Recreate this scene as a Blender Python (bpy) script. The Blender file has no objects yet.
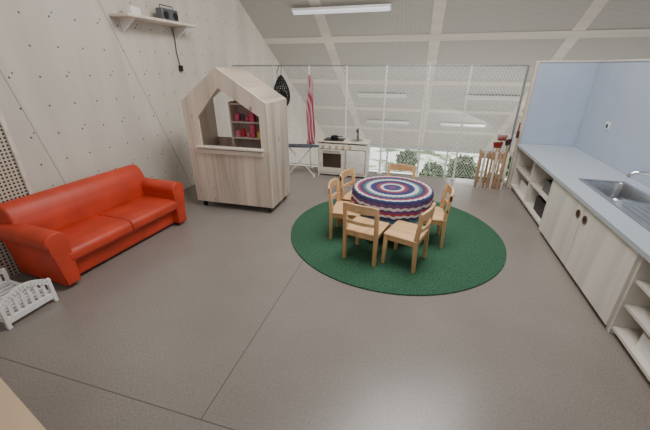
import bpy, bmesh, math, random
from mathutils import Vector, Matrix, Euler
random.seed(4)
H=1.5
C=bpy.context.scene.collection
def lin(c):
    o=[]
    for v in c:
        v=v/255.0
        o.append(v/12.92 if v<=0.04045 else ((v+0.055)/1.055)**2.4)
    return (o[0],o[1],o[2],1)
def scl(c,k): return tuple(max(0,min(255,v*k)) for v in c)
# ---------------------------------------------------------------- materials
class N:
    def __init__(s,name):
        s.m=bpy.data.materials.new(name); s.m.use_nodes=True
        s.t=s.m.node_tree; s.b=s.t.nodes['Principled BSDF']; s.out=s.t.nodes['Material Output']
    def n(s,typ,**k):
        x=s.t.nodes.new(typ)
        for a,b in k.items(): setattr(x,a,b)
        return x
    def l(s,a,b): s.t.links.new(a,b)
    def val(s,sock,v):
        if hasattr(v,'links') or isinstance(v,bpy.types.NodeSocket): s.l(v,sock)
        else: sock.default_value=v
    def math(s,op,a,b=0.0,c=None):
        x=s.n('ShaderNodeMath',operation=op)
        s.val(x.inputs[0],a); s.val(x.inputs[1],b)
        if c is not None: s.val(x.inputs[2],c)
        return x.outputs[0]
    def mix(s,f,a,b):
        x=s.n('ShaderNodeMix',data_type='RGBA')
        s.val(x.inputs[0],f); s.val(x.inputs[6],a); s.val(x.inputs[7],b)
        return x.outputs[2]
    def obj(s):
        return s.n('ShaderNodeTexCoord').outputs['Object']
    def noise(s,vec,scale,detail=3,mapscale=None):
        if mapscale:
            mp=s.n('ShaderNodeMapping'); mp.inputs['Scale'].default_value=mapscale
            s.l(vec,mp.inputs['Vector']); vec=mp.outputs[0]
        x=s.n('ShaderNodeTexNoise'); x.inputs['Scale'].default_value=scale; x.inputs['Detail'].default_value=detail
        s.l(vec,x.inputs['Vector']); return x.outputs['Fac']
    def ramp(s,f,stops,interp='LINEAR'):
        x=s.n('ShaderNodeValToRGB'); r=x.color_ramp; r.interpolation=interp
        while len(r.elements)<len(stops): r.elements.new(0.5)
        for e,(p,c) in zip(r.elements,stops): e.position=p; e.color=c
        s.val(x.inputs[0],f); return x.outputs[0]
    def bump(s,h,strength=.3,dist=.01):
        x=s.n('ShaderNodeBump'); x.inputs['Strength'].default_value=strength; x.inputs['Distance'].default_value=dist
        s.l(h,x.inputs['Height']); s.l(x.outputs[0],s.b.inputs['Normal'])
def plain(name,c,rough=.5,metal=0,var=.06,scale=15,bump=0):
    k=N(name); v=k.noise(k.obj(),scale)
    col=k.ramp(v,[(.3,lin(scl(c,1-var))),(.7,lin(scl(c,1+var)))])
    k.l(col,k.b.inputs['Base Color']); k.b.inputs['Roughness'].default_value=rough; k.b.inputs['Metallic'].default_value=metal
    if bump: k.bump(v,bump)
    return k.m
def wood(name,c,dark=.8,axis=2,scale=6,rough=.55,plank=None,knots=False):
    k=N(name); o=k.obj()
    ms=[scale,scale,scale]; ms[axis]=scale*.08
    v=k.noise(o,1.6,6,tuple(ms))
    col=k.ramp(v,[(.3,lin(scl(c,dark))),(.52,lin(c)),(.75,lin(scl(c,1.06)))])
    if knots:
        vo=k.n('ShaderNodeTexVoronoi'); mp=k.n('ShaderNodeMapping')
        sc=[7,7,7]; sc[axis]=3.5; mp.inputs['Scale'].default_value=sc
        k.l(o,mp.inputs['Vector']); k.l(mp.outputs[0],vo.inputs['Vector']); vo.inputs['Scale'].default_value=1
        f=k.ramp(vo.outputs['Distance'],[(.04,(1,1,1,1)),(.15,(0,0,0,1))])
        col=k.mix(k.math('MULTIPLY',f,.75),col,lin(scl(c,.42)))
    if plank:
        pa,pw=plank
        sp=k.n('ShaderNodeSeparateXYZ'); k.l(o,sp.inputs[0])
        fr=k.math('FRACT',k.math('DIVIDE',sp.outputs[pa],pw))
        ln=k.math('LESS_THAN',fr,.03)
        fl=k.math('FLOOR',k.math('DIVIDE',sp.outputs[pa],pw))
        wn=k.n('ShaderNodeTexWhiteNoise',noise_dimensions='1D'); k.l(fl,wn.inputs['W'])
        col=k.mix(k.math('MULTIPLY',wn.outputs['Value'],.3),col,lin(scl(c,.78)))
        col=k.mix(k.math('MULTIPLY',ln,.5),col,lin(scl(c,.4)))
    k.l(col,k.b.inputs['Base Color']); k.b.inputs['Roughness'].default_value=rough
    k.bump(v,.06)
    return k.m
def emit(name,c,s):
    k=N(name); k.b.inputs['Base Color'].default_value=lin(c)
    k.b.inputs['Emission Color'].default_value=lin(c); k.b.inputs['Emission Strength'].default_value=s
    return k.m

beech=wood('beech_wood',(212,168,120),.88,2,8,.45)
beechY=wood('beech_wood_seat',(220,178,130),.88,1,8,.45)
brownw=wood('brown_slat_wood',(168,134,104),.8,2,8,.55)
pale=wood('pale_spruce',(216,199,180),.84,2,5,.6,knots=True)
paleX=wood('pale_spruce_board',(222,210,194),.88,0,5,.6)
plankw=wood('whitewashed_planks',(214,196,179),.78,2,5,.65,plank=(0,.15),knots=True)
plankr=wood('whitewashed_side_planks',(190,172,156),.78,2,5,.65,plank=(1,.18),knots=True)
lam=wood('pale_laminated_wood',(222,217,208),.90,2,4,.5)
lamy=wood('pale_cabinet_wood',(222,215,204),.92,1,3,.5)
white=plain('white_paint',(232,230,226),.4,0,.02)
steel=plain('brushed_steel',(188,190,193),.3,1,.04,40)
chrome=plain('chrome',(220,222,225),.15,1,.02)
dsteel=plain('galvanised_steel',(150,153,152),.45,.5,.05)
netm=plain('white_coated_wire',(224,224,218),.6,0,.03)
black=plain('black_plastic',(22,22,24),.45)
red=plain('red_leather',(190,62,38),.5,0,.08,5,.06)
redp=plain('red_plastic',(182,36,38),.4)
dred=plain('dark_red_plastic',(120,38,38),.45)
blue=plain('blue_panel',(176,187,206),.6,0,.02,4)
top=plain('grey_blue_worktop',(176,184,190),.42,0,.03,60)
darkgap=plain('dark_gap',(40,38,36),.8)

# ---------------------------------------------------------------- mesh builder
class B:
    def __init__(s): s.bm=bmesh.new()
    def merge(s,b,M=None):
        if M is not None: b.transform(M)
        bmesh.ops.recalc_face_normals(b,faces=b.faces[:])
        me=bpy.data.meshes.new('tmp'); b.to_mesh(me); b.free(); s.bm.from_mesh(me); bpy.data.meshes.remove(me)
    def box(s,c,d,rot=(0,0,0),bev=0.0,seg=2):
        b=bmesh.new(); bmesh.ops.create_cube(b,size=1)
        bmesh.ops.scale(b,vec=d,verts=b.verts[:])
        if bev>0: bmesh.ops.bevel(b,geom=b.edges[:]+b.verts[:],offset=min(bev,min(d)*.49),segments=seg,affect='EDGES',profile=.5)
        s.merge(b,Matrix.Translation(c)@Euler(rot).to_matrix().to_4x4()); return s
    def cyl(s,p0,p1,r0,r1=None,seg=16):
        p0=Vector(p0);p1=Vector(p1); r1=r0 if r1 is None else r1
        b=bmesh.new(); L=(p1-p0).length
        bmesh.ops.create_cone(b,cap_ends=True,segments=seg,radius1=r0,radius2=r1,depth=L)
        q=Vector((0,0,1)).rotation_difference((p1-p0).normalized())
        s.merge(b,Matrix.Translation((p0+p1)/2)@q.to_matrix().to_4x4()); return s
    def sph(s,c,r,scale=(1,1,1),seg=16):
        b=bmesh.new(); bmesh.ops.create_uvsphere(b,u_segments=seg,v_segments=seg//2+2,radius=r)
        s.merge(b,Matrix.Translation(c)@Matrix.Diagonal((*scale,1))); return s
    def tube(s,pts,r,seg=8):
        b=bmesh.new(); pts=[Vector(p) for p in pts]; rings=[]
        for i,p in enumerate(pts):
            t=(pts[min(i+1,len(pts)-1)]-pts[max(i-1,0)]).normalized()
            a=t.cross(Vector((0,0,1)))
            if a.length<.05: a=t.cross(Vector((0,1,0)))
            a.normalize(); c=t.cross(a)
            rr=r[i] if isinstance(r,(list,tuple)) else r
            rings.append([b.verts.new(p+rr*(math.cos(2*math.pi*j/seg)*a+math.sin(2*math.pi*j/seg)*c)) for j in range(seg)])
        for q,w in zip(rings,rings[1:]):
            for j in range(seg): b.faces.new((q[j],q[(j+1)%seg],w[(j+1)%seg],w[j]))
        b.faces.new(rings[0][::-1]); b.faces.new(rings[-1]); s.merge(b); return s
    def prism(s,poly,axis,a,bb,bev=0,seg=2):
        b=bmesh.new()
        def P(u,v,w):
            if axis==0: return (w,u,v)
            if axis==1: return (u,w,v)
            return (u,v,w)
        v0=[b.verts.new(P(u,v,a)) for u,v in poly]; v1=[b.verts.new(P(u,v,bb)) for u,v in poly]
        b.faces.new(v0); b.faces.new(v1[::-1]); n=len(poly)
        for i in range(n): b.faces.new((v0[i],v0[(i+1)%n],v1[(i+1)%n],v1[i]))
        if bev: bmesh.ops.bevel(b,geom=b.edges[:]+b.verts[:],offset=bev,segments=seg,affect='EDGES',profile=.5)
        s.merge(b); return s
    def frame(s,outer,inner,axis,a,bb):
        b=bmesh.new()
        def P(u,v,w):
            if axis==0: return (w,u,v)
            if axis==1: return (u,w,v)
            return (u,v,w)
        n=len(outer)
        o0=[b.verts.new(P(*p,a)) for p in outer]; i0=[b.verts.new(P(*p,a)) for p in inner]
        o1=[b.verts.new(P(*p,bb)) for p in outer]; i1=[b.verts.new(P(*p,bb)) for p in inner]
        for i in range(n):
            j=(i+1)%n
            b.faces.new((o0[i],o0[j],i0[j],i0[i])); b.faces.new((o1[i],i1[i],i1[j],o1[j]))
            b.faces.new((o0[i],o1[i],o1[j],o0[j])); b.faces.new((i0[i],i0[j],i1[j],i1[i]))
        s.merge(b); return s
    def lathe(s,prof,c=(0,0,0),seg=32):
        b=bmesh.new(); rings=[]
        for r,z in prof: rings.append([b.verts.new((max(r,1e-4)*math.cos(2*math.pi*j/seg),max(r,1e-4)*math.sin(2*math.pi*j/seg),z)) for j in range(seg)])
        for q,w in zip(rings,rings[1:]):
            for j in range(seg): b.faces.new((q[j],q[(j+1)%seg],w[(j+1)%seg],w[j]))
        b.faces.new(rings[0][::-1]); b.faces.new(rings[-1])
        s.merge(b,Matrix.Translation(c)); return s
    def obj(s,name,mat,parent=None,smooth=True,loc=None,rotz=0,**props):
        me=bpy.data.meshes.new(name); s.bm.to_mesh(me); s.bm.free()
        if smooth:
            for p in me.polygons: p.use_smooth=True
            me.set_sharp_from_angle(angle=math.radians(38))
        o=bpy.data.objects.new(name,me); C.objects.link(o); me.materials.append(mat)
        if parent: o.parent=parent
        if loc: o.location=loc
        o.rotation_euler[2]=rotz
        for k,v in props.items(): o[k]=v
        return o
def thing(name,label,category,loc=(0,0,0),rotz=0,group=None):
    e=bpy.data.objects.new(name,None); e.empty_display_size=.1; C.objects.link(e)
    e.location=loc; e.rotation_euler[2]=rotz; e['label']=label; e['category']=category
    if group: e['group']=group
    return e
def clone(root,loc,rotz,label=None):
    def cp(o,par):
        n=o.copy(); C.objects.link(n)
        if par is not None: n.parent=par
        for ch in o.children: cp(ch,n)
        return n
    kids=list(root.children); n=root.copy(); C.objects.link(n)
    for ch in kids: cp(ch,n)
    n.location=loc; n.rotation_euler[2]=rotz
    if label: n['label']=label
    return n
def struct(o): o['kind']='structure'; return o
def zr(Y): return H*(1.636-.6*(Y/H-3.63))

# ================================================================ SETTING
WX=-1.97*H; FY=3.33*H
# floor
k=N('linoleum_floor'); o=k.obj(); sp=k.n('ShaderNodeSeparateXYZ'); k.l(o,sp.inputs[0])
v1=k.noise(o,1.6,6); v2=k.noise(o,90,4)
col=k.ramp(v1,[(.3,lin((134,126,119))),(.7,lin((146,138,131)))])
col=k.mix(k.ramp(v2,[(.35,(0,0,0,1)),(.65,(.4,.4,.4,1))]),col,lin((106,98,92)))
s1=k.math('LESS_THAN',k.math('ABSOLUTE',k.math('SUBTRACT',sp.outputs[1],.53*H)),.0028)
s2=k.math('LESS_THAN',k.math('ABSOLUTE',k.math('SUBTRACT',sp.outputs[0],-.5535*H)),.0028)
s2=k.math('MULTIPLY',s2,k.math('GREATER_THAN',sp.outputs[1],.53*H))
col=k.mix(k.math('MULTIPLY',k.math('MAXIMUM',s1,s2),.65),col,lin((60,56,53)))
k.l(col,k.b.inputs['Base Color']); k.b.inputs['Roughness'].default_value=.27
k.bump(v2,.02)
struct(B().box((1.5,(FY-3)/2,-.15),(2*(1.5-WX),FY+3,.3)).obj('floor',k.m,smooth=False))
# left wall
k=N('perforated_wall_boards'); o=k.obj(); sp=k.n('ShaderNodeSeparateXYZ'); k.l(o,sp.inputs[0])
g=k.noise(o,1.0,6,(5,5,.7)); col=k.ramp(g,[(.3,lin((194,185,173))),(.7,lin((210,202,190)))])
def fr(sock,w,off=0): return k.math('SUBTRACT',k.math('FRACT',k.math('DIVIDE',k.math('ADD',sock,off),w)),.5)
def dots(w,wz,r,off=0):
    a=k.math('MULTIPLY',fr(sp.outputs[1],w,off),w); b=k.math('MULTIPLY',fr(sp.outputs[2],wz,off),wz)
    d=k.math('ADD',k.math('MULTIPLY',a,a),k.math('MULTIPLY',b,b))
    return k.math('LESS_THAN',d,r*r)
d=k.math('MAXIMUM',dots(.22,.22,.0085),dots(.44,.44,.007,.08))
seam=k.math('LESS_THAN',k.math('ABSOLUTE',k.math('SUBTRACT',k.math('ADD',sp.outputs[1],k.math('MULTIPLY',sp.outputs[2],.392)),3.62)),.006)
seam2=k.math('LESS_THAN',k.math('ABSOLUTE',k.math('SUBTRACT',k.math('ADD',sp.outputs[1],k.math('MULTIPLY',sp.outputs[2],.19)),2.11)),.005)
lines=k.math('MAXIMUM',seam,seam2)
col=k.mix(k.math('MULTIPLY',lines,.5),col,lin((90,85,80)))
col=k.mix(k.math('MULTIPLY',d,.85),col,lin((60,55,50)))
ac=dots(.028,.028,.0085); acol=k.mix(ac,lin((196,182,164)),lin((50,46,42)))
isac=k.math('LESS_THAN',sp.outputs[1],1.145*H)
col=k.mix(isac,col,acol)
k.l(col,k.b.inputs['Base Color']); k.b.inputs['Roughness'].default_value=.5
wallm=k.m
poly=[(-3,-.3),(FY,-.3),(FY,-3.1),(11,-3.1),(11,zr(11)),(-3,zr(-3))]
struct(B().prism(poly,0,WX-.15,WX).obj('wall_left',wallm,smooth=False))
struct(B().box((WX+.008,1.145*H,1.6),(.016,.03,3.2)).obj('trim_1',paleX,smooth=False))
# sloped ceiling
k=N('woven_acoustic_ceiling'); o=k.obj()
w1=k.n('ShaderNodeTexWave',wave_type='BANDS',bands_direction='X'); w1.inputs['Scale'].default_value=16; w1.inputs['Distortion'].default_value=.6
w2=k.n('ShaderNodeTexWave',wave_type='BANDS',bands_direction='Y'); w2.inputs['Scale'].default_value=16; w2.inputs['Distortion'].default_value=.6
k.l(o,w1.inputs[0]); k.l(o,w2.inputs[0])
f=k.math('MULTIPLY',w1.outputs['Fac'],w2.outputs['Fac'])
col=k.ramp(f,[(.1,lin((188,184,175))),(.6,lin((126,122,115)))])
k.l(col,k.b.inputs['Base Color']); k.b.inputs['Roughness'].default_value=.8
cm=k.m
poly=[(-.5,zr(-.5)),(11.1,zr(11.1)),(11.1,zr(11.1)+.25),(-.5,zr(-.5)+.25)]
struct(B().prism(poly,0,WX,8).obj('ceiling',cm,smooth=False))
ANG=-math.atan(.6)
bat=wood('ceiling_batten_wood',(202,193,180),.92,0,3,.6)
ti=2
for Y in (3.15,4.19,5.0,5.75,6.5):
    struct(B().box(((WX+8)/2,Y*H,zr(Y*H)-.008),(8-WX,.16,.014),rot=(ANG,0,0)).obj('trim_%d'%ti,bat,smooth=False)); ti+=1
for X in (-1.16,.05,1.37,2.6,3.9):
    L=9/math.cos(ANG); struct(B().box((X*H,6.4,zr(6.4)-.006),(.17,L,.01),rot=(ANG,0,0)).obj('trim_%d'%ti,bat,smooth=False)); ti+=1
# lower level
lowf=plain('lower_level_floor',(225,223,217),.6)
struct(B().box((2.5,8.1,-3.2),(2*(2.5-WX),6.2,.2)).obj('floor_lower',lowf,smooth=False))
zt=zr(11)
mullion=plain('window_frame_grey',(170,172,172),.5)
wb=B(); wb.box((2.5,11,zt-.03),(11,.08,.10)).box((2.5,11,-2.55),(11,.08,.08))
for i in range(6): wb.box((WX+.1+i*1.9,11,(zt-2.5)/2),(.05,.08,zt+2.5-.1))
struct(wb.obj('window_1',mullion,smooth=False))
struct(B().box((2.5,11,-2.85),(11,.12,.5)).obj('wall_back',white,smooth=False))
# garden outside
k=N('lawn_painted_glare'); o=k.obj(); n=k.noise(o,1.3,9)
col=k.ramp(n,[(.36,lin((54,84,44))),(.44,lin((130,160,105))),(.50,lin((240,240,235)))])  # white stop paints the overexposed daylight into the lawn colour
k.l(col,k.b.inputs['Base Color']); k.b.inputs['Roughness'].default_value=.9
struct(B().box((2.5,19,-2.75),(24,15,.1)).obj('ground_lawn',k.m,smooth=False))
k=N('leaf_green'); v=k.noise(k.obj(),9,6); col=k.ramp(v,[(.4,lin((34,58,32))),(.52,lin((84,118,70))),(.62,lin((190,208,172)))])
k.l(col,k.b.inputs['Base Color']); k.b.inputs['Roughness'].default_value=.8; leaf=k.m
from mathutils import noise as mn
def bush(loc,r,seed):
    b=bmesh.new(); bmesh.ops.create_icosphere(b,subdivisions=5,radius=r)
    for v in b.verts:
        q=v.co*4/r+Vector((seed,0,0)); v.co*=1+.35*mn.noise(q)+.2*mn.noise(q*3)+.15*mn.noise(q*7)
        v.co.z=max(v.co.z,-r*.6)
    x=B(); x.merge(b); ob=x.obj('garden_bush',leaf,loc=(loc[0],loc[1],loc[2]+r*.6)); ob['label']='leafy green garden bush on the lawn outside the windows'; ob['category']='bush'; ob['group']='garden bushes'
for i,(x,y,r) in enumerate([(-3,14.5,.5),(-.4,15.2,.45),(.7,13.4,.42),(1.9,14.4,.5),(2.9,13.3,.3),(4.2,15.2,.6)]): bush((x,y,-2.7),r,i*7)

# ================================================================ LINEAR LAMPS
def lamp(x0,x1,Y,m):
    L=x1-x0; e=thing('linear_ceiling_lamp','long slim white linear lamp fixed to the sloping ceiling','ceiling lamp',((x0+x1)/2,Y,zr(Y)-.06),0,'linear ceiling lamps')
    B().box((0,0,0),(L,.1,.03),rot=(ANG,0,0),bev=.004).obj('lamp_body',white,e)
    B().box((0,-.012,-.022),(L-.04,.07,.02),rot=(ANG,0,0),bev=.004).obj('lamp_diffuser',m,e)
t1=emit('lamp_diffuser',(240,244,250),.5); t2=emit('lamp_diffuser_dim',(200,203,205),.03)
lamp(-1.42*H,-.4*H,3.74*H,t1)
for a in ((.57*H,1.28*H,5.27*H),(-.97*H,-.25*H,5.27*H),(.34*H,1.05*H,6.13*H),(-.95*H,-.2*H,6.13*H)): lamp(*a,t2)

# ================================================================ RAILING
RY=3.28*H; xs=[-1.93*H,-1.47*H,-1.095*H,-.7207*H,-.35*H,.025*H,.368*H,.80*H]
e=thing('safety_railing','steel railing with slim posts and pale wire net','railing',(0,RY,0))
for x in xs: B().cyl((x,0,0),(x,0,1.52),.014,seg=10).box((x,0,.006),(.07,.07,.012)).obj('post',netm if x not in(xs[-1],) else dsteel,e)
B().cyl((xs[0],0,1.52),(xs[-1],0,1.52),.010,seg=10).obj('top_rail',dsteel,e)
B().cyl((xs[0],0,.05),(xs[-1],0,.05),.006,seg=8).obj('bottom_rail',dsteel,e)
nb=bmesh.new(); z0,z1=.05,1.51; xa,xb=xs[0],xs[-1]; sl=1.6
def wire(p,q,r=.0026):
    p=Vector(p);q=Vector(q); t=(q-p).normalized(); a=Vector((0,1,0)); c=t.cross(a)
    r0=[nb.verts.new(p+r*(math.cos(i*2.094)*a+math.sin(i*2.094)*c)) for i in range(3)]
    r1=[nb.verts.new(q+r*(math.cos(i*2.094)*a+math.sin(i*2.094)*c)) for i in range(3)]
    for i in range(3): nb.faces.new((r0[i],r0[(i+1)%3],r1[(i+1)%3],r1[i]))
W=(z1-z0)/sl; x=xa-W; st=.038
while x<xb:
    for sgn in (1,-1):
        A,Bx=(x,x+W)
        s0=max(0,(xa-A)/W); s1=min(1,(xb-A)/W)
        if s1>s0:
            X0=A+W*s0; X1=A+W*s1
            if sgn==1: wire((X0,0,z0+(z1-z0)*s0),(X1,0,z0+(z1-z0)*s1))
            else: wire((X0,0,z1-(z1-z0)*s0),(X1,0,z1-(z1-z0)*s1))
    x+=st
x=B(); x.merge(nb); x.obj('wire_net',netm,e,smooth=False)

# ================================================================ RUG
k=N('green_rug'); v=k.noise(k.obj(),80,3); v2=k.noise(k.obj(),5,3)
col=k.ramp(v,[(.3,lin((32,70,50))),(.7,lin((66,114,84)))]); col=k.mix(k.math('MULTIPLY',v2,.25),col,lin((30,68,50)))
k.l(col,k.b.inputs['Base Color']); k.b.inputs['Roughness'].default_value=.95; k.bump(v,.7,.01)
RC=(-.144,2.986)
r=.678*H
rug=B().lathe([(0,0),(r-.004,0),(r,.004),(r,.010),(r-.006,.014),(0,.014)],seg=96).obj('round_rug',k.m,loc=(RC[0],RC[1],0.0005))
rug['label']='round dark green carpet under the small table and chairs'; rug['category']='rug'
RZ=.0147
TC=(-.185,2.98)

# ================================================================ CHAIRS
TH=.44; S=.9
def make_chair():
    e=thing('childs_chair','','chair',(0,0,0),0,'beech chairs around the round table')
    B().box((0,.0,.305),(.34,.31,.022),bev=.010,seg=3).obj('seat',beechY,e)
    B().box((0,.135,.27),(.27,.02,.045),bev=.004).box((0,-.135,.27),(.27,.02,.045),bev=.004).box((-.145,0,.27),(.02,.25,.045),bev=.004).box((.145,0,.27),(.02,.25,.045),bev=.004).obj('seat_frame',beech,e)
    for sx in (-1,1):
        B().prism([(.114,.296),(.152,.296),(.160,0),(.132,0)],0,sx*.148-.017,sx*.148+.017,bev=.005).obj('leg',beech,e)
        B().prism([(-.162,0),(-.130,0),(-.118,.30),(-.146,.56),(-.176,.56),(-.156,.30)],0,sx*.150-.017,sx*.150+.017,bev=.005).obj('leg',beech,e)
    def rail(zc,h,y0,t=.020):
        bb=bmesh.new(); n=12; rows=[]
        for i in range(n+1):
            u=-1+2*i/n; x=u*.167; y=y0-.03*(1-u*u)
            hh=h*(1-.2*u*u*u*u)
            rows.append([bb.verts.new((x,y-t/2,zc-h/2)),bb.verts.new((x,y+t/2,zc-h/2)),bb.verts.new((x,y+t/2,zc-h/2+hh)),bb.verts.new((x,y-t/2,zc-h/2+hh))])
        for p,q in zip(rows,rows[1:]):
            for j in range(4): bb.faces.new((p[j],p[(j+1)%4],q[(j+1)%4],q[j]))
        bb.faces.new(rows[0][::-1]); bb.faces.new(rows[-1])
        x=B(); x.merge(bb); return x
    rail(.545,.075,-.160).obj('backrest',beechY,e)
    rail(.405,.032,-.146,.016).obj('back_slat',beechY,e)
    e.scale=(S,S,S)
    return e
ch=make_chair()
c0=(-.335,2.445)
ch.location=(*c0,RZ); ch.rotation_euler[2]=math.radians(-14); ch['label']='small beech chair, its slatted back to the room'
d90=math.radians(90)
spots=[((-.005,2.445,RZ),math.radians(72),'small beech chair standing sideways with its seat pulled out'),
 ((.165,2.87,RZ),math.radians(94),'small beech chair tucked at the table on the kitchen side'),
 ((-.565,2.775,RZ),-d90,'small beech chair seen edge on beside the table'),
 ((-.52,3.115,RZ),math.radians(-104),'small beech chair with its back rail above the tablecloth'),
 ((-.15,3.38,RZ),math.radians(176),'small beech chair facing the room across the table')]
for l,rz,lab in spots: clone(ch,l,rz,lab)

# ================================================================ TABLE
e=thing('round_table','low round wooden table covered by a crocheted blanket','table',(TC[0],TC[1],RZ+.0005))
B().lathe([(0,TH-.025),(.355,TH-.025),(.36,TH-.02),(.36,TH-.005),(.355,TH),(0,TH)],seg=64).obj('table_top',beechY,e)
for a in (45,135,225,315):
    c,s=math.cos(math.radians(a))*.2,math.sin(math.radians(a))*.2
    B().cyl((c,s,0),(c*.95,s*.95,TH-.025),.018,.024).obj('leg',beech,e)
cen=[]
for o_ in [s[0][:2] for s in spots[1:]]:
    cen.append(math.atan2(o_[1]-TC[1],o_[0]-TC[0]))
def hem(th):
    m=0
    for c_ in cen:
        dd=abs((th-c_+math.pi)%(2*math.pi)-math.pi); m=max(m,max(0,1-max(0,dd-.38)/.16))
    m=min(1,m); return .13*(1-m)+.298*m
b=bmesh.new(); NS=240; R=.37; rings=[]; lay=[]
zt_=TH+.0045
tops=[0.0001,.05,.1,.15,.2,.25,.3,.34,.362,R]
for rr in tops: rings.append(([(rr*math.cos(2*math.pi*j/NS),rr*math.sin(2*math.pi*j/NS),zt_-(.004 if rr>.365 else 0)) for j in range(NS)],[rr]*NS))
for q in range(1,15):
    f=q/14; pts=[];ss=[]
    for j in range(NS):
        th=2*math.pi*j/NS; hm=hem(th)+.010*math.sin(th*26)*(1 if f==1 else 0)
        z=zt_-.008-(zt_-.008-hm)*f
        rp=R+.004+f*(.016*math.sin(th*13+1)+.010*math.sin(th*21)-.006)*min(1,(zt_-hem(th))/.2)
        pts.append((rp*math.cos(th),rp*math.sin(th),z)); ss.append(R+(zt_-z))
    rings.append((pts,ss))
for pts,ss in rings:
    row=[b.verts.new(p) for p in pts]; lay.append((row,ss))
for (p,_),(q,_) in zip(lay,lay[1:]):
    for j in range(NS): b.faces.new((p[j],p[(j+1)%NS],q[(j+1)%NS],q[j]))
b.faces.new(lay[0][0]); bmesh.ops.recalc_face_normals(b,faces=b.faces[:])
me=bpy.data.meshes.new('crochet'); b.to_mesh(me); b.free()
at=me.attributes.new('ring','FLOAT','POINT'); i=0
for _,ss in lay:
    for s_ in ss: at.data[i].value=s_; i+=1
for p in me.polygons: p.use_smooth=True
cl=bpy.data.objects.new('crocheted_blanket',me); C.objects.link(cl); cl.location=(TC[0],TC[1],RZ)
m=cl.modifiers.new('thick','SOLIDIFY'); m.thickness=.004; m.offset=1
cl['label']='crocheted blanket with multicoloured rings draped over the low table'; cl['category']='blanket'
k=N('crochet_rings'); a=k.n('ShaderNodeAttribute',attribute_name='ring')
o=k.obj(); sp=k.n('ShaderNodeSeparateXYZ'); k.l(o,sp.inputs[0])
ang=k.math('ARCTAN2',sp.outputs[1],sp.outputs[0])
zz=k.math('MULTIPLY',k.math('SINE',k.math('MULTIPLY',ang,36)),.004)
sv=k.math('DIVIDE',k.math('ADD',a.outputs['Fac'],zz),.70)
cols=[(150,60,75),(70,70,125),(66,60,110),(228,228,226),(150,60,75),(48,52,102),(56,62,115),(224,224,225),(84,135,128),(66,56,100),(160,62,68),(226,226,226),(50,54,98),(110,75,125),(226,224,228),(88,66,130),(170,62,80),(230,228,230),(64,54,110),(84,140,138),(226,222,226),(150,70,110),(58,54,105),(222,218,224),(82,90,140)]
w=[.03,.04,.04,.035,.045,.05,.03,.045,.035,.045,.035,.03,.05,.04,.03,.03,.03,.03,.03,.03,.03,.03,.03,.03,.06]
tot=sum(w); pos=0; st=[]
for c_,ww in zip(cols,w): st.append((pos/tot,lin(c_))); pos+=ww
col=k.ramp(sv,st,'CONSTANT'); v=k.noise(o,110,2)
col=k.mix(k.math('MULTIPLY',v,.4),col,lin((66,58,82)))
k.l(col,k.b.inputs['Base Color']); k.b.inputs['Roughness'].default_value=.95; k.bump(v,.7,.01)
me.materials.append(k.m)

# ================================================================ SOFA
e=thing('red_sofa','small red leather sofa with rolled arms and padded back','sofa')
L=1.28; D=.56
ang_=math.atan2(2.604-1.383,-2.2665+2.3625)
e.rotation_euler[2]=ang_; e.location=(-2.335,1.985,0)
B().box((0,D*.5+.01,.125),(L-.12,D-.05,.20),bev=.025,seg=4).obj('sofa_base',red,e)
for x in (-.268,.268):
    B().prism([(-.015,.18),(-.040,.205),(-.042,.26),(-.018,.29),(.05,.302),(.44,.29),(.44,.18)],0,x-.267,x+.267,bev=.014,seg=4).obj('seat_cushion',red,e)
prof=[(D-.17,.20),(D-.20,.30),(D-.19,.42),(D-.165,.50),(D-.135,.555),(D-.09,.59),(D-.04,.595),(D-.005,.565),(D+.0,.51),(D-.03,.46),(D-.03,.06),(D-.17,.06)]
B().prism(prof,0,-L/2+.05,L/2-.05,bev=.022,seg=4).obj('sofa_back',red,e)
for sx in (-1,1):
    ax=sx*(L/2-.08)
    pts=[(-.050,.03),(-.053,.34)]
    for i in range(13):
        a=math.radians(200-i*(245/12)); pts.append((.018+.077*math.cos(a),.388+.070*math.sin(a)))
    pts+=[(.058,.28),(.058,.03)]
    pts=[(ax+sx*p[0],p[1]) for p in pts]
    if sx<0: pts=pts[::-1]
    B().prism(pts,1,-.035,D-.05,bev=.012,seg=3).obj('sofa_arm',red,e)
for x in (-L/2+.08,L/2-.08):
    for y in (.05,D-.08): B().cyl((x,y,0),(x,y,.035),.02,.025).obj('leg',black,e)

# ================================================================ PLAYHOUSE
hx0,hx1=-1.61*H,-.975*H; hy0,hy1=2.02*H,2.39*H
hw=hx1-hx0; hd=hy1-hy0; cx=(hx0+hx1)/2
e=thing('playhouse_kiosk','whitewashed wooden play kiosk shaped like a gabled house','playhouse',(cx,hy0,0),math.radians(1))
w2_=hw/2; ev=.785*H; pk=1.0*H; zb=.075; sill=.478*H; px=-.03
outer=[(-w2_,sill-.02),(w2_,sill-.02),(w2_,ev),(px,pk),(-w2_,ev)]
inner=[(-w2_+.165,sill-.0),(w2_-.085,sill-.0),(w2_-.085,.70*H),(px,.875*H),(-w2_+.165,.68*H)]
B().frame(outer,inner,1,0,.03).obj('front_frame',pale,e,smooth=False)
B().box((0,.015,(zb+sill-.02)/2),(hw,.03,sill-.02-zb)).obj('front_panel',plankw,e,smooth=False)
for sx in (-1,1): B().box((sx*(w2_-.012),hd/2+.015,(zb+ev)/2),(.024,hd-.03,ev-zb-.005)).obj('side_panel',plankr,e,smooth=False)
rfm=wood('roof_board',(196,178,160),.8,1,5,knots=True)
for sx in (-1,1):
    th=.03
    sec=[(px,pk),(sx*w2_,ev),(sx*(w2_-.001),ev-th),(px,pk-th)]
    B().prism(sec,1,.0305,hd).obj('roof_panel',rfm,e,smooth=False)
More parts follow.
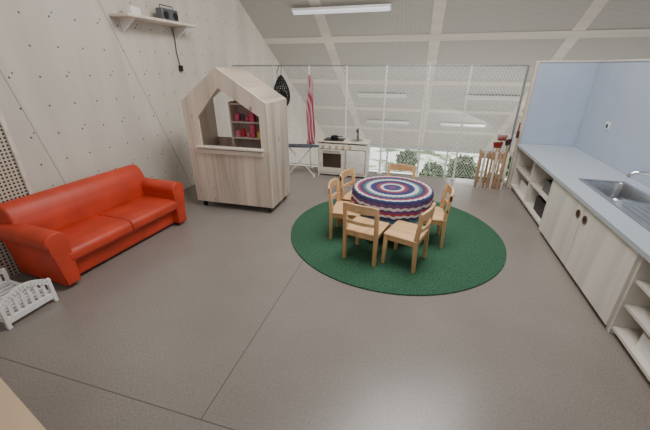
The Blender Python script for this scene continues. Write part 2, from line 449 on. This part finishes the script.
B().box((.03,-.0,sill-.0),(hw-.17,.08,.020),bev=.003).obj('serving_ledge',paleX,e)
B().box((.03,-.010,sill-.045),(hw-.19,.018,.045),bev=.003).obj('ledge_rail',paleX,e)
B().box((0,hd/2,zb+.012),(hw-.05,hd-.07,.024)).obj('floor_board',pale,e,smooth=False)
B().box((0,hd-.015,(zb+sill)/2),(hw-.05,.02,sill-zb)).obj('back_panel',plankw,e,smooth=False)
for x in (-w2_+.06,w2_-.06):
    for y in (.06,hd-.06): B().cyl((x-.012,y,.03),(x+.012,y,.03),.03,seg=20).box((x,y,.068),(.04,.05,.014)).obj('castor',black,e)
sh=thing('wooden_shelf_rack','open wooden shelf rack standing inside the play kiosk','shelf',(cx+.15,hy0+.32,0),math.radians(1))
sb=B()
for x in (-.22,.22): sb.box((x,0,.64),(.018,.16,1.04))
sb.obj('side_board',pale,sh,smooth=False)
for z in (.13,.5,.78,.95,1.14): B().box((0,0,z),(.42,.155,.016)).obj('shelf_board',paleX,sh,smooth=False)
B().box((0,.078,.64),(.44,.006,1.04)).obj('back_board',plain('dusty_rose_back',(196,168,160),.7),sh,smooth=False)
cols2=[(215,45,55),(232,140,160),(235,228,218),(90,90,100),(225,90,125),(235,215,120),(80,135,115),(190,45,60)]
tm=[plain('toy_tin_%d'%i,c,.5) for i,c in enumerate(cols2)]
n=0
for z in (.789,.959):
    x=-.17
    while x<.17:
        wv=random.uniform(.045,.085); hv=random.uniform(.05,.13)
        loc=(sh.location.x+x+wv/2-.02,sh.location.y-.03+random.uniform(-.01,.01),z)
        rr=random.uniform(-.3,.3)
        kind=n%3; c_=tm[random.randrange(8)]
        if kind==0:
            ob=B().box((0,0,hv/2),(wv*.85,.06,hv),bev=.004).box((0,0,hv+.004),(wv*.6,.045,.008),bev=.002).obj('toy_food_box',c_,loc=loc,rotz=rr); lb='small coloured toy grocery packet on the kiosk shelf'
        elif kind==1:
            ob=B().lathe([(0,0),(wv*.4,0),(wv*.42,.005),(wv*.42,hv*.8),(wv*.3,hv*.9),(wv*.3,hv),(0,hv)],seg=20).obj('toy_jar',c_,loc=loc); lb='small coloured toy jar on the kiosk shelf'
        else:
            ob=B().lathe([(0,0),(wv*.25,0),(wv*.45,.03),(wv*.46,.045),(wv*.42,.045),(wv*.22,.006),(0,.006)],seg=20).obj('toy_bowl',c_,loc=loc); lb='small coloured toy bowl on the kiosk shelf'
        ob['label']=lb; ob['category']='toy'; ob['group']='toy groceries on the kiosk shelf'
        x+=wv+.01; n+=1
bg=thing('red_bag','small red bag with a looped handle on the kiosk shelf','bag',(sh.location.x-.06,sh.location.y-.02,1.150))
B().box((0,0,.04),(.22,.11,.08),bev=.03,seg=4).obj('bag_body',redp,bg)
B().tube([(.06*math.cos(t),0,.07+.06*math.sin(t)) for t in [math.pi*i/10 for i in range(11)]],.006).obj('handle',redp,bg)

# ================================================================ WALL SHELF
e=thing('wall_shelf','narrow white wooden wall shelf mounted high on brackets','shelf',(WX,2.28*H,1.30*H))
B().box((.11,0,0),(.22,.70*H,.025),bev=.003).obj('shelf_board',paleX,e)
for y in (-.4,.4): B().prism([(.0,-.013),(.18,-.013),(.0,-.14)],1,y-.01,y+.01).obj('bracket',white,e,smooth=False)
e=thing('cassette_radio','small dark grey portable radio on the wall shelf','radio',(WX+.12,2.38*H,1.30*H+.0135),d90)
grey=plain('grey_plastic',(90,92,95),.4)
B().box((0,0,.06),(.26,.09,.12),bev=.015,seg=3).obj('radio_body',grey,e)
for x in (-.075,.075): B().cyl((x,-.05,.055),(x,-.044,.055),.038,seg=24).obj('speaker',black,e)
B().tube([(-.1,0,.115),(-.1,0,.15),(.1,0,.15),(.1,0,.115)],.006).obj('handle',grey,e)
ob=B().box((0,0,.035),(.1,.12,.07),bev=.006).box((0,0,.073),(.06,.07,.008),bev=.002).obj('small_box',white,loc=(WX+.11,2.05*H,1.30*H+.0135)); ob['label']='small white box on the wall shelf'; ob['category']='box'
ob=B().tube([(WX+.01,2.5*H,1.28*H),(WX+.012,2.51*H,1.2*H),(WX+.01,2.505*H,1.11*H),(WX+.014,2.52*H,1.0*H)],.005).box((WX+.02,2.52*H,.99*H),(.03,.05,.07),bev=.005).obj('hanging_cable',black); ob['label']='black cable with a plug dangling down the wall'; ob['category']='cable'

# ================================================================ COUNTER
CX0=.845*H; CX1=1.246*H; CT=.40*H; tt=.03
def carc(Y0,Y1,closed,label,name):
    e=thing(name,label,'cabinet',((CX0+CX1)/2,(Y0+Y1)/2,0)); w=CX1-CX0; l=Y1-Y0; hgt=CT-tt
    bd=B()
    bd.box((0,-l/2+.01,hgt/2),(w,.02,hgt)).box((0,l/2-.01,hgt/2),(w,.02,hgt)).box((w/2-.006,0,hgt/2),(.012,l-.04,hgt)).box((0.0,0,.05),(w-.01,l-.04,.02)).box((.02,0,.02),(w-.08,l-.04,.04))
    if not closed: bd.box((0,0,hgt-.01),(w-.01,l-.04,.02)).box((-.0,0,hgt/2),(w-.014,.02,hgt-.06))
    else: bd.box((-w/2+.03,0,hgt-.01),(.06,l-.04,.02))
    bd.obj('cabinet_body',lamy,e,smooth=False)
    return e,w,l,hgt
e,w,l,hg=carc(2.25*H,3.16*H,False,'pale wooden open cabinet with two compartments and a shelf','open_cabinet')
for s in (-1,1): B().box((.0,s*l/4,.30),(w-.03,l/2-.035,.018)).obj('shelf_board',lamy,e,smooth=False)
e,w,l,hg=carc(1.32*H,2.25*H,True,'pale wooden sink cabinet with two flush doors','door_cabinet')
ringm=plain('dark_wood_ring',(110,75,50),.5)
for s in (-1,1):
    dd=B().box((0,0,0),(.018,l/2-.004,hg-.045)).obj('door',lam,e,smooth=False,loc=(-w/2-.009,s*l/4,.04+(hg-.045)/2))
    hx,hy,hz=-.0105,-s*(l/4-.06),.17
    B().cyl((hx-.001,hy,hz),(hx+.004,hy,hz),.024,seg=24).obj('handle_hole',darkgap,dd)
    rg=[(.033*math.cos(2*math.pi*i/24),.033*math.sin(2*math.pi*i/24)) for i in range(24)]; ri=[(p[0]*.72,p[1]*.72) for p in rg]
    B().frame([(hy+p[0],hz+p[1]) for p in rg],[(hy+p[0],hz+p[1]) for p in ri],0,hx-.004,hx+.002).obj('handle_ring',ringm,dd)
e,w,l,hg=carc(.45*H,1.32*H,False,'pale wooden open cabinet with several shelves near the sink','open_cabinet')
for s in (-1,1):
    for z in (.22,.39): B().box((.0,s*l/4,z),(w-.03,l/2-.035,.018)).obj('shelf_board',lamy,e,smooth=False)
def bin_(x,y,z,d,m,lab,cat='box',name='storage_box'):
    b=B(); a_,b_,c_=d
    o4=[(-a_/2,-b_/2),(a_/2,-b_/2),(a_/2,b_/2),(-a_/2,b_/2)]; i4=[(p[0]*.9,p[1]*.9) for p in o4]
    b.frame(o4,i4,2,0,c_).box((0,0,.005),(a_*.95,b_*.95,.01))
    ob=b.obj(name,m,loc=(x,y,z),smooth=False); ob['label']=lab; ob['category']=cat; return ob
bin_(CX0+.2,2.42*H,.31,(.28,.3,.12),grey,'dark grey plastic tray on the cabinet shelf','tray','plastic_tray')
bin_(CX0+.2,2.45*H,.062,(.3,.35,.16),plain('dark_basket',(55,50,50),.7),'dark storage box on the cabinet floor')
bin_(CX0+.2,2.9*H,.062,(.3,.3,.13),white,'white storage box on the cabinet floor')
ob=B().lathe([(0,0),(.05,0),(.09,.04),(.092,.05),(.085,.05),(.045,.008),(0,.008)],seg=28).obj('bowl',white,loc=(CX0+.18,2.9*H,.31)); ob['label']='white bowl on the cabinet shelf'; ob['category']='bowl'
bin_(CX0+.2,1.12*H,.062,(.3,.25,.1),white,'white storage box at the bottom of the open cabinet')
sx0,sx1=.93*H,1.165*H; sy0,sy1=1.42*H,2.18*H; by0=1.80*H
wx0=CX0-.035; Y0,Y1=.45*H,3.165*H
wt=B()
wt.box(((wx0+sx0+.02)/2,(Y0+Y1)/2,CT-tt/2),(sx0+.02-wx0,Y1-Y0,tt)).box(((sx1-.02+CX1)/2,(Y0+Y1)/2,CT-tt/2),(CX1-sx1+.02,Y1-Y0,tt))
wt.box(((sx0+sx1)/2,(sy1-.02+Y1)/2,CT-tt/2),(sx1-sx0-.04,Y1-sy1+.02,tt)).box(((sx0+sx1)/2,(Y0+by0)/2,CT-tt/2),(sx1-sx0-.04,by0-Y0,tt))
o_=wt.obj('kitchen_worktop',top,smooth=False); o_['label']='long grey-blue worktop running over the low cabinets'; o_['category']='worktop'
e=thing('kitchen_sink','stainless steel inset sink with drainer in the worktop','sink',((sx0+sx1)/2,(sy0+sy1)/2,CT))
W2=(sx1-sx0)/2; L2=(sy1-sy0)/2; bl=by0-(sy0+sy1)/2
rimo=[(-W2,bl),(W2,bl),(W2,L2),(-W2,L2)]; rimi=[(-W2+.035,bl+.03),(W2-.035,bl+.03),(W2-.035,L2-.035),(-W2+.035,L2-.035)]
B().frame(rimo,rimi,2,0.0005,.006).obj('sink_rim',steel,e,smooth=False)
bz=-.15
b=bmesh.new()
def ringv(pts,z): return [b.verts.new((p[0],p[1],z)) for p in pts]
def rr_(x0,y0,x1,y1,r,n=5):
    out=[]
    for cx_,cy_,a0 in ((x1-r,y1-r,0),(x0+r,y1-r,90),(x0+r,y0+r,180),(x1-r,y0+r,270)):
        for i in range(n+1):
            a=math.radians(a0+90*i/n); out.append((cx_+r*math.cos(a),cy_+r*math.sin(a)))
    return out
q=[ringv(rr_(-W2+.03,bl+.025,W2-.03,L2-.03,.05),.0035),ringv(rr_(-W2+.036,bl+.031,W2-.036,L2-.036,.05),-.01),ringv(rr_(-W2+.045,bl+.04,W2-.045,L2-.045,.05),bz+.02),ringv(rr_(-W2+.07,bl+.065,W2-.07,L2-.07,.04),bz)]
for p1,p2 in zip(q,q[1:]):
    n=len(p1)
    for j in range(n): b.faces.new((p1[j],p1[(j+1)%n],p2[(j+1)%n],p2[j]))
b.faces.new(q[-1]); x=B(); x.merge(b); x.obj('sink_basin',steel,e)
B().cyl((0,(bl+L2)/2,bz),(0,(bl+L2)/2,bz+.004),.035,seg=24).obj('drain',darkgap,e)
dr=B().box((0,(-L2+bl)/2,.003),(2*W2,bl+L2-.001,.005),bev=.002)
for i in range(6): dr.box((-W2+.06+i*(2*W2-.12)/5,(-L2+bl)/2,.0065),(.008,(bl+L2)*.8,.004),bev=.001)
dr.obj('drainer',steel,e,smooth=False)
e=thing('tap','chrome mixer tap with a low curved spout behind the sink','tap',(1.205*H,1.95*H,CT))
B().cyl((0,0,0),(0,0,.09),.026).cyl((0,0,0),(0,0,.008),.036).obj('tap_body',chrome,e)
B().tube([(0,0,.07),(-.03,0.02,.13),(-.09,.04,.165),(-.17,.07,.155),(-.20,.085,.12)],.016,seg=12).obj('spout',chrome,e)
B().box((.0,-.03,.11),(.028,.10,.016),rot=(.3,0,0),bev=.004).obj('lever',chrome,e)
# blue splash screens
PT=1.035*H
e=thing('back_splash_screen','pale blue panel with a wooden edge closing the worktop','partition panel',(CX0-.02,3.17*H,0))
B().box(((CX1-CX0+.03)/2+.02,.02,PT/2),(CX1-CX0+.03,.035,PT)).obj('panel',blue,e,smooth=False)
B().box((.0,.02,PT/2),(.03,.06,PT)).obj('edge_post',pale,e,smooth=False)
B().box(((CX1-CX0)/2+.03,.02,PT+.008),(CX1-CX0+.09,.05,.016)).obj('top_edge',paleX,e,smooth=False)
e=thing('side_splash_screen','long pale blue panel with a wooden top edge','partition panel',(CX1+.002,0,0))
B().box((.02,(3.16*H+.2)/2,PT/2),(.035,3.16*H-.2,PT)).obj('panel',blue,e,smooth=False)
B().box((.02,(3.16*H+.2)/2,PT+.008),(.05,3.16*H-.2,.016)).obj('top_edge',lamy,e,smooth=False)
e=thing('power_socket','white power socket with dark insert on the blue panel','socket',(CX1-.001,2.75*H,.63*H))
B().box((0,0,0),(.01,.09,.075),bev=.003).obj('socket_plate',white,e)
B().cyl((-.004,0,0),(-.0075,0,0),.022,seg=20).obj('socket_insert',plain('grey_blue_plastic',(60,70,95),.5),e)

# ================================================================ PLAY KITCHEN
e=thing('play_kitchen','white toy stove with pale wooden oven door and black hob','toy kitchen',(-.70*H,3.06*H,0),0)
kw=.49*H; kd=.28; kh=.335*H
cream=plain('cream_paint',(226,221,210),.5)
kb=B().box((-kw/2+.01,kd/2,kh/2),(.02,kd,kh)).box((kw/2-.01,kd/2,kh/2),(.02,kd,kh)).box((0,kd/2,.04),(kw-.04,kd,.03)).box((0,kd-.01,kh/2),(kw-.04,.02,kh-.04)).box((0.06,kd/2,kh/2),(.02,kd-.02,kh-.02))
kb.box((0,.012,kh-.055),(kw-.04,.024,.07)).obj('stove_body',cream,e,smooth=False)
B().box((0,kd/2,kh+.008),(kw+.02,kd+.02,.016),bev=.002).obj('stove_top',paleX,e)
B().box((-.15,kd/2,kh+.019),(.3,kd-.05,.006),bev=.002).obj('hob',black,e)
B().cyl((.18,kd/2,kh+.012),(.18,kd/2,kh+.026),.09,.095,seg=28).obj('wash_bowl',steel,e)
B().tube([(.18,kd-.03,kh+.016),(.18,kd-.03,kh+.13),(.18,kd-.05,kh+.17),(.18,kd-.10,kh+.17),(.18,kd-.12,kh+.13)],.012).obj('tap',black,e)
dd=B().frame([(-.345,.06),(.045,.06),(.045,kh-.1),(-.345,kh-.1)],[(-.29,.13),(-.01,.13),(-.01,kh-.16),(-.29,kh-.16)],1,-.012,.006).obj('oven_door',paleX,e,smooth=False)
B().box((-.15,.0,.24),(.3,.004,.24)).obj('oven_window',plain('oven_glass',(66,54,46),.2),dd)
B().tube([(-.27,-.012,kh-.12),(-.27,-.035,kh-.12),(-.03,-.035,kh-.12),(-.03,-.012,kh-.12)],.007).obj('handle',steel,dd)
B().box((.205,-.004,(kh-.04)/2),(.27,.016,kh-.16),bev=.003).obj('door',cream,e)
for i in range(5): B().cyl((-.28+i*.1,-.018,kh-.055),(-.28+i*.1,.0,kh-.055),.016,.02).obj('knob',beech,e)
potm=plain('dark_pot',(40,44,48),.35,.4)
e=thing('toy_saucepan','small dark toy saucepan on the toy stove','saucepan',(-.80*H,3.06*H+.14,kh+.0225))
B().lathe([(0,0),(.05,0),(.055,.01),(.055,.05),(.05,.05),(.05,.012),(0,.012)],seg=24).obj('pan_body',potm,e)
B().tube([(.05,0,.04),(.13,-.03,.05)],.006).obj('handle',black,e)

# ironing board
e=thing('toy_ironing_board','small folding ironing board with white legs and dark cover','toy ironing board',(-1.10*H,2.98*H,0),math.radians(10))
B().prism([(-.27,-.06),(-.24,-.085),(.12,-.085),(.26,-.04),(.28,0),(.26,.04),(.12,.085),(-.24,.085),(-.27,.06)],2,.445,.465,bev=.004).obj('board_top',plain('dark_cover',(70,72,84),.8,0,.3,40),e)
for s in (-1,1):
    B().tube([(-.2*s,.07*s,.008),(-.2*s,-.05*s,.008)],.008).tube([(-.2*s,.01*s,.012),(.17*s,.012*s,.44)],.008).obj('leg',white,e)

# hanging things on the net
k=N('red_striped_cloth'); o=k.obj(); sp=k.n('ShaderNodeSeparateXYZ'); k.l(o,sp.inputs[0])
f=k.math('LESS_THAN',k.math('FRACT',k.math('MULTIPLY',k.math('ADD',sp.outputs[0],k.math('MULTIPLY',sp.outputs[2],.05)),45)),.55)
col=k.mix(f,lin((222,192,196)),lin((178,62,86))); k.l(col,k.b.inputs['Base Color']); k.b.inputs['Roughness'].default_value=.9
stripe=k.m
b=bmesh.new(); rows=[]
for i in range(25):
    z=-i/24*1.0; wv=.022+.042*min(1,i/14); row=[]
    for j in range(25):
        u=-1+j/12; row.append(b.verts.new((u*wv+.008*math.sin(i*.4),-.012+.014*math.sin(u*10+i*.06)*min(1,.4+i/12),z)))
    rows.append(row)
for p,q in zip(rows,rows[1:]):
    for j in range(24): b.faces.new((p[j],p[j+1],q[j+1],q[j]))
x=B(); x.merge(b); ob=x.obj('striped_apron',stripe,loc=(-1.075*H,RY-.045,1.40)); ob.modifiers.new('t','SOLIDIFY').thickness=.004
ob['label']='red and pale pink striped apron hanging gathered on the net'; ob['category']='apron'
e=thing('black_net_bag','black mesh drawstring bag hanging from the railing','bag',(-1.375*H,RY-.09,1.53))
b=B(); b.tube([(-.03,0.06,0),(-.05,.0,-.10),(-.04,0,-.2)],.005).tube([(.0,.06,0),(.01,0,-.2)],.005); b.obj('strap',black,e)
def bagm(n,r,dz,yy):
    b=bmesh.new(); bmesh.ops.create_icosphere(b,subdivisions=n,radius=r)
    for v in b.verts:
        t=(v.co.z+r)/(2*r); v.co.x*=.95*(1-.55*t*t); v.co.y=v.co.y*yy*(1-.4*t); v.co.z*=1.5
    x=B(); x.merge(b,Matrix.Translation((.01,0,dz))); return x
ob=bagm(3,.155,-.37,.3).obj('bag_body',black,e); mm=ob.modifiers.new('w','WIREFRAME'); mm.thickness=.011
bagm(3,.09,-.45,.25).obj('bag_content',plain('dark_grey_cloth',(48,48,54),.9,0,.3,20),e)

# slatted rack
RX,RYY=.655*H,3.10*H
e=thing('slatted_wooden_rack','small slatted wooden rack holding toy brooms beside the cabinet','rack',(RX,RYY,0),math.radians(-6))
for z in (.08,.42): 
    B().box((0,.0,z),(.34,.018,.035),bev=.003).obj('crossbar',brownw,e); B().box((0,.16,z),(.34,.018,.035),bev=.003).obj('crossbar',brownw,e)
for i in range(8): B().box((-.157+i*.045,-.017,.25),(.030,.014,.50),bev=.003).obj('slat',pale if i%3==1 else brownw,e)
for s in (-1,1): B().box((s*.165,.08,.25),(.02,.20,.46),bev=.003).obj('side_frame',brownw,e)
bri=[plain('red_bristles',(140,44,40),.9,0,.3,200,.5),plain('brown_bristles',(70,48,40),.9,0,.3,200,.5)]
for i,(dx,dy,hh,rz) in enumerate([(.02,.045,.54,.3),(.07,.13,.62,-.1),(.135,.05,.58,.9)]):
    e2=thing('toy_broom','child broom with %s bristles standing head up'%('dark red' if i!=2 else 'dark brown'),'broom',(RX+dx,RYY+dy,0),rz,'toy brooms in the rack')
    B().cyl((0,0,.0),(0,0,hh),.010,seg=12).obj('broom_handle',beech,e2)
    B().box((0,0,hh+.008),(.10,.026,.016),bev=.005).obj('broom_head',dred if i!=2 else black,e2)
    bb=B()
    for a in range(12):
        for c_ in range(3): bb.cyl((-.045+a*.0082,-.008+c_*.008,hh+.014),(-.062+a*.0113,-.012+c_*.012,hh+.075),.0032,.002,seg=5)
    bb.obj('bristles',bri[1 if i==2 else 0],e2,smooth=False,kind='stuff')
e2=thing('toy_hand_brush','dark red hand brush hooked on the edge of the blue panel','brush',(CX0-.065,3.135*H,.68),0)
B().box((0,0,.04),(.03,.022,.09),bev=.008,seg=3).box((0,0,.13),(.016,.016,.12),bev=.006,seg=3).obj('brush_handle',dred,e2)
B().box((-.0,-.02,.04),(.028,.02,.08),bev=.004).obj('bristles',bri[1],e2)

# ================================================================ DOLL BED
e=thing('doll_bed','small white slatted wooden doll bed beside the sofa','doll bed',(-1.555*H,.742*H,0),math.radians(88))
def bedside(y,name,h=1.0):
    b=B(); n=14
    top_=[(-.145+.29*i/n, .150*h+.06*math.sin(math.pi*i/n)) for i in range(n+1)]
    for p,q in zip(top_,top_[1:]):
        a_=math.atan2(q[1]-p[1],q[0]-p[0]); b.box(((p[0]+q[0])/2,y,(p[1]+q[1])/2),(math.hypot(q[0]-p[0],q[1]-p[1])+.006,.018,.036),rot=(0,-a_,0))
    b.box((0,y,.055),(.28,.018,.045),bev=.003)
    for i in range(6):
        x=-.1+i*.04; b.box((x,y,.112*h+.5*.05*math.cos(x*10)),(.02,.010,.09+.05*math.cos(x*10)))
    for sx in (-1,1): b.box((sx*.142,y,.088*h),(.024,.024,.176*h),bev=.004)
    return b.obj(name,white,e,smooth=False)
bedside(0,'headboard',1.06); bedside(.46,'headboard')
for sx in (-1,1):
    B().box((sx*.142,.23,.06),(.014,.44,.03),bev=.003).obj('side_rail',white,e,smooth=False)
bs=B()
for i in range(9): bs.box((0,.05+i*.045,.045),(.27,.025,.008))
bs.obj('slatted_base',white,e,smooth=False)

# ================================================================ NEAR WOODEN BENCH
e=thing('wooden_bench','low pale wooden bench with a solid top','bench',(-1.5,.302,0),math.radians(-15))
B().box((0,0,.435),(1.3,.42,.03),bev=.004).obj('bench_top',wood('bench_board',(190,164,134),.85,0,6,.5),e)
for sx in (-1,1): B().box((sx*.6,0,.21),(.03,.38,.42),bev=.003).obj('bench_side',beech,e)
B().box((0,0,.25),(1.17,.025,.12),bev=.003).obj('bench_stretcher',beech,e)

# ================================================================ CAMERA + LIGHT
cam=bpy.data.cameras.new('camera'); co=bpy.data.objects.new('camera',cam); C.objects.link(co)
cam.sensor_width=36; cam.lens=326/650*36; cam.clip_start=.02
co.location=(0,0,H); co.rotation_euler=(math.radians(90-24.4),0,math.radians(15.9))
bpy.context.scene.camera=co
w=bpy.data.worlds.new('world'); bpy.context.scene.world=w; w.use_nodes=True
bgn=w.node_tree.nodes['Background']; bgn.inputs[0].default_value=(.96,.98,1,1); bgn.inputs[1].default_value=.66
def area(loc,target,size,size_y,energy,color=(1,1,1)):
    l=bpy.data.lights.new('fill_light','AREA'); l.shape='RECTANGLE'; l.size=size; l.size_y=size_y; l.energy=energy; l.color=color  # area lamps added as soft fill; the roof has no opening
    o=bpy.data.objects.new('fill_light',l); C.objects.link(o); o.location=loc
    o.rotation_euler=(Vector(target)-Vector(loc)).to_track_quat('-Z','Y').to_euler(); return o
area((.2,3.1,3.4),(-.4,3.4,0),3.2,1.2,170,(1,.985,.96))  # added overhead fill for the room
area((1.5,7.6,.2),(0,7.8,-3),3,1.5,110,(1,1,1))  # added fill brightening the lower level
area((1.0,6.6,-.4),(.6,7.6,2.2),6,1.2,36,(1,.99,.97))  # added fill aimed up at the ceiling behind the net
s=bpy.data.lights.new('sun','SUN'); s.energy=8; s.angle=.02; so=bpy.data.objects.new('sun',s); C.objects.link(so)
so.rotation_euler=(math.radians(-38),0,0); so.location=(0,20,10)
